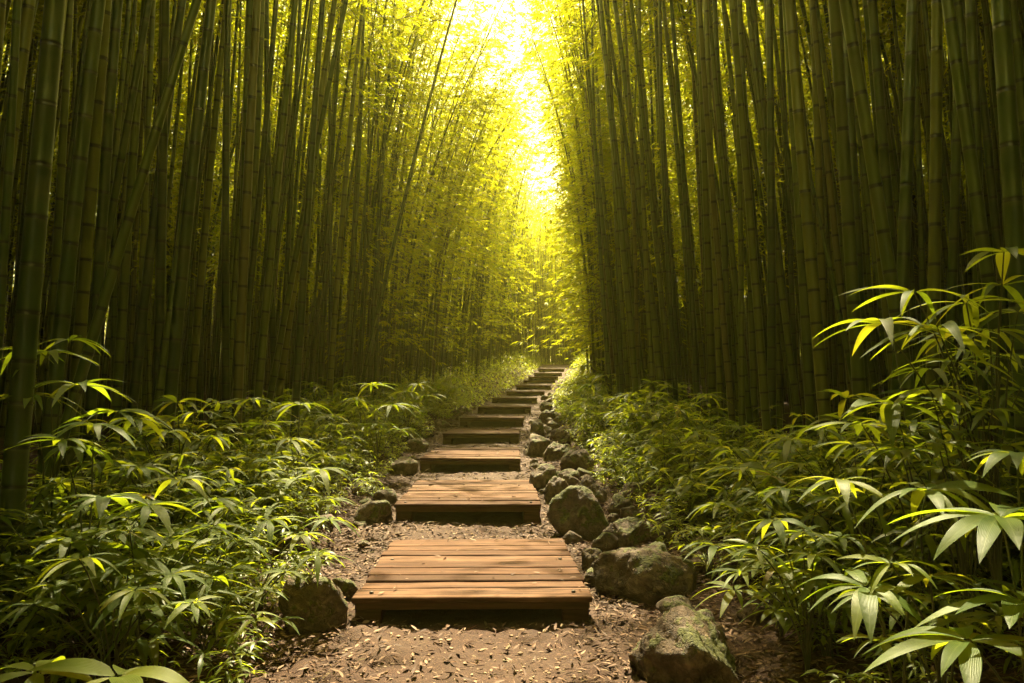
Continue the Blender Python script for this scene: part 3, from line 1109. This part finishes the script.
def zone(x, y, sd, kind, sc):
    size = 'small' if sc < .8 else 'mid sized' if sc < 1.1 else 'large'
    dx = abs(x - float(pathx(y)))
    where = 'at the path edge' if dx < 1.7 else 'midway up the bank' if dx < 2.6 else 'under the bamboo'
    return f'{size} {kind} {where}, {short_side[sd]}, {ORD[nearest_step(y)]} step'


def scatter(n, kinds, name, kind, cat, group, ylo, yhi, dlo, dhi, slo, shi, power=1.0, mind=.25):
    put, tries = [], 0
    while len(put) < n and tries < n * 40:
        tries += 1
        sd = 1 if random.random() < .54 else -1
        y = ylo + (yhi - ylo) * random.random() ** power
        a, b = (dlo + (.5 if sd > 0 else 0), dhi)
        x = float(pathx(y)) + sd * random.uniform(a, b)
        if y < 2.2 or abs(x) / y > .72 or blocked(x, y, .1):
            continue
        if x * x + y * y < 2.6 ** 2 or any((x - p[0]) ** 2 + (y - p[1]) ** 2 < mind ** 2 for p in put):
            continue
        put.append((x, y))
        sc = random.uniform(slo, shi)
        if abs(x - float(pathx(y))) < 1.5: sc *= .72
        plant(name, kinds, x, y, sc, zone(x, y, sd, kind, sc), cat, group)


scatter(100, TALL, 'broadleaf_plant', 'broad leaved plant', 'plant', 'broad leaved plants of the undergrowth', 4.2, 20, 1.75, 3.3, .65, 1.2, 1.2, .32)
scatter(45, TALL, 'broadleaf_plant', 'broad leaved plant', 'plant', 'broad leaved plants of the undergrowth', 3.7, 8, 1.5, 3.0, .5, .95, 1.0, .26)
scatter(250, MID, 'fern_clump', 'fernlike clump', 'plant', 'leafy clumps of the undergrowth', 4.0, 30, 1.3, 3.4, .8, 1.5, 1.35, .22)
scatter(220, LOW, 'seedling_clump', 'low seedling clump', 'plant', 'low seedlings of the undergrowth', 3.4, 22, 1.1, 3.2, .6, 1.3, 1.3, .2)


# far strips and the carpet under the plants: nobody could count it
def carpet():
    b = Buf()
    def strip(n, ylo, yhi, dlo, dhi, hlo, hhi, Ls, power, hfun=None):
        y = ylo + (yhi - ylo) * rng.random(n) ** power
        sd = np.where(rng.random(n) < .5, 1, -1)
        d = dlo + (dhi - dlo) * rng.random(n) + np.where(sd > 0, .35, 0)
        x = pathx(y) + sd * d
        cl = .5 + .5 * np.sin(x * 2.3 + 1.1 * np.sin(y * 1.7)) * np.sin(y * 1.9 + x)
        k = rng.random(n) < .25 + .75 * cl
        x, y, sd, d, cl = x[k], y[k], sd[k], d[k], cl[k]
        hh = (hlo + (hhi - hlo) * rng.random(len(x))) * (.45 + .9 * cl) * np.clip((d - .7) / 1.0, .25, 1)
        z = ground(x, y) + hh
        P = np.column_stack([x, y, z])
        a = rng.uniform(0, 6.283, len(x))
        D = np.column_stack([np.cos(a), np.sin(a), rng.uniform(-.3, .5, len(x))])
        L = Ls * rng.uniform(.6, 1.3, len(x))
        V, Q, ac, al, rd = blades(P, D, L, L * .19, L * .4, 2, .2)
        b.add(V, Q, rnd=rd, across=ac, al=al)
    strip(30000, 22, 60, .95, 3.6, .02, .95, .22, .9)
    strip(16000, 7, 26, 1.3, 3.6, .01, .34, .10, 1.2)
    strip(9000, 3, 12, 1.35, 3.6, .01, .16, .07, 1.2)
    strip(9000, 55, 66, .2, 7, .02, .9, .22, 1)
    tag(obj('undergrowth', b.mesh('undergrowth', [M_GRASS])), 'carpet of small green leaves under the plants and along the far path', 'undergrowth', kind='stuff')


carpet()


# plants one can single out: whorls of leaves given where they show
def hero_plant(label, base, whorls, stemr=.006):
    """base (u, Y): where the stem stands; whorls (u, v, Y, leaf length, leaves, ratio)"""
    bx = (base[0] - 512) / F * base[1]
    by = base[1]
    bz = gz(bx, by) - .02
    t = thing('palm_leaved_shrub', label, 'shrub', (bx, by, bz), 0, 'big leaved shrubs beside the path')
    B = np.zeros(3)
    st = Buf()
    for (u, v, Y, L, n, ratio) in whorls:
        p = unproj(u, v, Y) - np.array([bx, by, bz])
        s = np.linspace(0, 1, 8)
        P = np.column_stack([p[0] * s ** 1.7, p[1] * s ** 1.7, p[2] * (s + .10 * np.sin(s * math.pi))])
        P += rng.normal(0, .006, P.shape) * np.sin(s * math.pi)[:, None]
        V, Q, _ = tubes(P[None], np.linspace(stemr, stemr * .45, 8)[None], 6)
        st.add(V, Q)
        a0 = rng.uniform(0, 6.28)
        aa = a0 + np.arange(n) * 6.283 / n + rng.normal(0, .16, n)
        D = np.column_stack([np.cos(aa), np.sin(aa), rng.uniform(-.05, .38, n)])
        LL = L * rng.uniform(.75, 1.12, n)
        PP = p[None] + np.column_stack([np.cos(aa), np.sin(aa), np.zeros(n)]) * .012
        V, Q, ac, al, rd = blades(PP, D, LL, LL * ratio * rng.uniform(.85, 1.12, n), LL * rng.uniform(.25, .6, n), 9, .2, rng.normal(0, .15, n))
        f = Buf()
        f.add(V, Q, rnd=rd, across=ac, al=al)
        obj('leaf_whorl', f.mesh('leaf_whorl', [M_PLANT]), t)
    obj('stem', st.mesh('stem', [M_STEM]), t)
    return t


hero_plant('big leaved shrub with the largest drooping leaves, on the boulder side closest to the viewer', (1015, 2.6),
           [(1001, 517, 2.55, .36, 12, .22), (968, 640, 2.45, .30, 11, .23), (1022, 600, 2.5, .3, 9, .23), (1018, 455, 2.8, .28, 10, .2)])
hero_plant('low big leaved shrub between the largest drooping leaves and the boulders', (890, 2.95),
           [(866, 587, 2.9, .27, 11, .21), (927, 490, 3.0, .30, 11, .2), (880, 640, 2.8, .16, 7, .22), (840, 480, 3.3, .24, 8, .19)])
hero_plant('tall leafy shrub with narrow leaves reaching across the ringed bamboo', (990, 3.8),
           [(1004, 252, 3.7, .26, 7, .26), (1002, 285, 3.8, .40, 8, .11), (966, 303, 3.7, .36, 9, .12), (914, 292, 3.6, .34, 8, .13), (882, 324, 3.5, .34, 9, .13),
            (938, 329, 3.5, .38, 9, .12), (990, 330, 3.8, .4, 9, .11), (1018, 312, 3.9, .36, 8, .12), (955, 362, 3.6, .3, 8, .13)], .007)
hero_plant('arching big leaved shrub at the feet of the ringed bamboo', (920, 3.9),
           [(894, 404, 3.5, .34, 8, .21), (862, 425, 3.7, .28, 8, .18), (935, 430, 3.8, .28, 8, .18), (900, 450, 3.6, .24, 8, .2)])
hero_plant('leafy shrub spilling over the big pale topped boulder', (775, 4.6),
           [(760, 560, 4.2, .26, 9, .17), (735, 590, 4.0, .22, 9, .17), (790, 530, 4.4, .26, 9, .17), (715, 545, 4.5, .24, 9, .16), (775, 610, 3.9, .2, 8, .18)])
hero_plant('leafy shrub with sunlit narrow leaves behind the broad mossy boulder', (770, 5.6),
           [(745, 470, 5.4, .34, 10, .14), (790, 440, 5.5, .34, 10, .14), (720, 505, 5.3, .3, 10, .15), (770, 500, 5.2, .3, 10, .15), (815, 480, 5.0, .28, 9, .16)])
hero_plant('big leaved shrub with pale shining leaves opposite the closest wooden step', (95, 4.2),
           [(105, 498, 3.9, .28, 9, .23), (62, 440, 4.1, .26, 9, .2), (150, 505, 4.0, .26, 9, .2), (95, 425, 4.3, .27, 9, .2), (135, 560, 3.8, .26, 9, .2), (180, 480, 4.3, .25, 9, .19)])
hero_plant('tall shrub of fern like sprays rising beside the thick pale bamboo', (55, 5.0),
           [(48, 352, 4.7, .32, 10, .15), (80, 385, 4.7, .34, 10, .15), (30, 395, 4.6, .3, 10, .16), (118, 412, 4.8, .32, 10, .15), (20, 350, 4.8, .28, 9, .15), (70, 340, 5.0, .26, 9, .15)])
hero_plant('low broad leaved plant at the foot of the thick pale bamboo, closest to the viewer', (90, 2.45),
           [(38, 672, 2.5, .27, 6, .26), (118, 676, 2.45, .30, 6, .25)])
hero_plant('leafy shrub with drooping leaves over the dark boulder opposite the closest step', (205, 4.9),
           [(215, 500, 4.7, .26, 10, .17), (240, 540, 4.6, .24, 10, .17), (185, 545, 4.5, .25, 10, .18), (270, 520, 5.0, .24, 10, .17), (210, 590, 4.4, .2, 9, .18)])
hero_plant('low leafy shrub spreading right over the dark boulder opposite the closest step', (262, 5.1),
           [(285, 572, 4.7, .2, 9, .17), (318, 555, 4.9, .22, 9, .16), (262, 590, 4.6, .2, 9, .18), (330, 520, 5.3, .22, 9, .16), (300, 535, 5.0, .22, 10, .16), (245, 615, 4.4, .18, 9, .18), (280, 620, 4.5, .14, 8, .18)])
hero_plant('leafy shrub beside the dark mossy rock, opposite the second wooden step', (300, 7.4),
           [(290, 440, 7.2, .34, 10, .15), (320, 470, 7.0, .32, 10, .15), (265, 425, 7.4, .34, 10, .15), (300, 405, 7.6, .34, 10, .14), (330, 500, 6.9, .28, 10, .16), (250, 400, 7.6, .32, 9, .15)])
for (lab, base, dy, spots) in (
        ('bushy sunlit shrub on the bank behind the dark domed boulder', (640, 12.4), 12.3, [(630, 395), (655, 385), (640, 415), (668, 405), (618, 412), (650, 430), (672, 432), (630, 440)]),
        ('bushy shrub on the bank above the wedge shaped boulder', (690, 9.6), 9.5, [(676, 405), (705, 395), (690, 425), (722, 418), (662, 430), (705, 448), (680, 455)]),
        ('loose yellow green shrub on the bank beside the fourth wooden step', (600, 16.2), 16.0, [(592, 385), (607, 376), (618, 392), (600, 400), (585, 402), (612, 408)]),
        ('loose bright shrub on the bank beside the sixth wooden step', (592, 22.5), 22.2, [(585, 366), (597, 360), (606, 372), (590, 380), (578, 384)]),
        ('bright shrub at the bamboo feet opposite the fourth wooden step', (408, 15.5), 15.3, [(405, 392), (418, 384), (428, 396), (412, 404), (398, 402)]),
        ('bright low shrub opposite the sixth wooden step', (446, 21.5), 21.3, [(440, 384), (452, 378), (458, 388), (446, 394), (434, 393)])):
    hero_plant(lab, base, [(u, v, dy + random.uniform(-.25, .25), .026 * dy + .06, 11, .15) for u, v in spots])
def bush(lab, u, Y, cu, cv, ru, rv, n, L, ratio):
    w_ = []
    for k in range(n):
        a, r = k * 2.4, math.sqrt((k + .5) / n)
        w_.append((cu + ru * r * math.cos(a), cv + rv * r * math.sin(a), Y + random.uniform(-.35, .25), L * random.uniform(.75, 1.15), random.choice([8, 9, 10]), ratio * random.uniform(.85, 1.15)))
    hero_plant(lab, (u, Y), w_)


bush('dense leafy shrub under the ringed bamboo on the boulder side', 860, 4.6, 850, 470, 75, 55, 11, .27, .17)
bush('dense leafy shrub between the ringed bamboo and the largest drooping leaves', 960, 3.7, 955, 430, 60, 50, 10, .25, .18)
bush('bushy shrub low beside the big pale topped boulder', 800, 4.0, 800, 555, 65, 45, 10, .21, .18)
bush('low dark shrub under the largest drooping leaves', 930, 3.2, 925, 600, 80, 45, 9, .2, .2)
bush('leafy shrub with narrow leaves below the tall narrow leaved one', 975, 4.4, 970, 375, 55, 45, 9, .3, .13)
bush('dense sunlit shrub uphill of the dark boulder, below the light green bamboo', 170, 5.6, 165, 455, 80, 50, 12, .27, .17)
bush('dense shrub just behind the foot of the thick pale bamboo', 100, 5.0, 100, 490, 60, 55, 10, .25, .19)
bush('low mixed shrub in front of the dense shrub at the thick pale bamboo', 120, 3.7, 115, 590, 90, 40, 10, .19, .2)
hero_plant('bright bushy shrub opposite the third wooden step', (378, 11.5),
           [(372, 385, 11.4, .42, 11, .15), (392, 405, 11.2, .42, 11, .15), (355, 400, 11.3, .42, 11, .15), (380, 425, 11.1, .4, 11, .15), (400, 430, 11.2, .36, 10, .15), (362, 425, 11.1, .4, 10, .15)])

# ------------------------------------------------------------------ leaf litter, gravel
def litter():
    b = Buf()
    def lay(n, ylo, yhi, power, dmax, Ls, clear):
        y = ylo + (yhi - ylo) * rng.random(n) ** power
        d = rng.uniform(-dmax, dmax, n)
        k = rng.random(n) < (clear + (1 - clear) * smooth((np.abs(d) - .35) / .7))
        y, d = y[k], d[k]
        x = pathx(y) + d
        keep = np.ones(len(x), bool)
        for (a, e, cx, zt) in STEPS:
            inside = (y > a - .02) & (y < e) & (np.abs(x - cx) < .74)
            keep &= ~(inside & (rng.random(len(x)) > .05))
        x, y, d = x[keep], y[keep], d[keep]
        z = ground(x, y) + rng.uniform(.006, .025, len(x))
        for (a, e, cx, zt) in STEPS:
            on = (y > a) & (y < e) & (np.abs(x - cx) < .74)
            z = np.where(on, zt + .006, z)
        P = np.column_stack([x, y, z])
        a = rng.uniform(0, 6.283, len(x))
        D = np.column_stack([np.cos(a), np.sin(a), rng.normal(0, .18, len(x))])
        L = Ls * rng.uniform(.45, 1.4, len(x))
        V, Q, ac, al, rd = blades(P, D, L, L * rng.uniform(.12, .34, len(x)), L * rng.normal(0, .14, len(x)), 3, rng.choice([-.5, .4, .7]), rng.normal(0, .35, len(x)))
        b.add(V, Q, rnd=rd)
    lay(60000, 2.2, 9, 1.3, 3.4, .055, .2)
    lay(26000, 7, 22, 1.2, 3.2, .075, .2)
    lay(5000, 18, 46, 1.1, 2.4, .11, .25)
    tag(obj('leaf_litter', b.mesh('leaf_litter', [M_LITTER])), 'dry brown leaves strewn over the path and its edges', 'leaf litter', kind='stuff')
    g = Buf()
    V0, T0 = ICO1
    n = 5200
    y = 2.4 + 12 * rng.random(n) ** 1.5
    d = rng.normal(0, .75, n)
    x = pathx(y) + d
    keep = np.ones(n, bool)
    for (a, e, cx, zt) in STEPS[:4]:
        keep &= ~((y > a - .03) & (y < e + .02) & (np.abs(x - cx) < .8))
    x, y = x[keep], y[keep]
    n = len(x)
    s = .0035 + .011 * rng.random(n) ** 3
    V = V0[None] * (1 + .25 * rng.normal(size=(n, len(V0), 1))) * s[:, None, None] * np.array([1.2, 1, .7])
    a = rng.uniform(0, 6.28, n)
    R = np.stack([np.stack([np.cos(a), -np.sin(a)], -1), np.stack([np.sin(a), np.cos(a)], -1)], 1)
    V[..., :2] = np.einsum('nij,nvj->nvi', R, V[..., :2])
    V += np.stack([x, y, ground(x, y) + s * .3], -1)[:, None, :]
    T = (T0[None] + (np.arange(n) * len(V0))[:, None, None]).reshape(-1, 3)
    g.add(V.reshape(-1, 3), None, T)
    tag(obj('gravel', g.mesh('gravel', [M_GRAVEL], shade=False)), 'small stones pressed into the bare dirt of the path', 'gravel', kind='stuff')


litter()

# ------------------------------------------------------------------ light and air
SUN_EL, SUN_AZ = math.radians(56), math.radians(-2)           # azimuth from +Y towards +X
w = bpy.data.worlds.new('World')
S.world = w
w.use_nodes = True
nt = w.node_tree
bg = nt.nodes['Background']
sky = nt.nodes.new('ShaderNodeTexSky')
sky.sky_type = 'NISHITA'
sky.sun_disc = False
sky.sun_elevation = SUN_EL
sky.sun_rotation = SUN_AZ
sky.dust_density = 4.0
sky.ozone_density = .3
tint = nt.nodes.new('ShaderNodeMix')
tint.data_type = 'RGBA'
tint.blend_type = 'MULTIPLY'
tint.inputs[0].default_value = 1.0
nt.links.new(sky.outputs[0], tint.inputs[6])
tint.inputs[7].default_value = (1.0, .88, .42, 1)
nt.links.new(tint.outputs[2], bg.inputs['Color'])
bg.inputs['Strength'].default_value = .115

sd_ = bpy.data.lights.new('sun', 'SUN')
sd_.energy = 5.0
sd_.angle = math.radians(.53)
sd_.color = (1.0, .85, .52)
sun = bpy.data.objects.new('sun', sd_)
COL.objects.link(sun)
dirv = Vector((math.sin(SUN_AZ) * math.cos(SUN_EL), math.cos(SUN_AZ) * math.cos(SUN_EL), math.sin(SUN_EL)))
sun.rotation_euler = dirv.to_track_quat('Z', 'Y').to_euler()

HAZE = .0008
if HAZE:
    m, nt, out = mat('haze')
    pv = nt.nodes.new('ShaderNodeVolumePrincipled')
    pv.inputs['Density'].default_value = HAZE
    pv.inputs['Color'].default_value = (1.0, .90, .22, 1)
    pv.inputs['Anisotropy'].default_value = .55
    nt.links.new(pv.outputs[0], out.inputs['Volume'])
    x0, x1, y0, y1, z0, z1 = -190, 190, -70, 210, -4.0, 21.0
    V = [(x, y, z) for x in (x0, x1) for y in (y0, y1) for z in (z0, z1)]
    Q = [(0, 1, 3, 2), (4, 6, 7, 5), (0, 4, 5, 1), (2, 3, 7, 6), (0, 2, 6, 4), (1, 5, 7, 3)]
    me = mesh_np('haze', V, Q, mats=[m], shade=False)
    tag(obj('haze', me), 'warm golden air between the bamboo groves', 'haze', kind='stuff')

S.view_settings.view_transform = 'Standard'
S.view_settings.look = 'None'
S.view_settings.gamma = 1.0
S.view_settings.exposure = 2.7
S.render.engine = 'CYCLES'
S.cycles.use_denoising = True
S.cycles.max_bounces = 8
S.cycles.diffuse_bounces = 4
S.cycles.transmission_bounces = 6
S.cycles.glossy_bounces = 2
S.cycles.volume_bounces = 0
S.cycles.use_adaptive_sampling = True
S.cycles.adaptive_threshold = .02
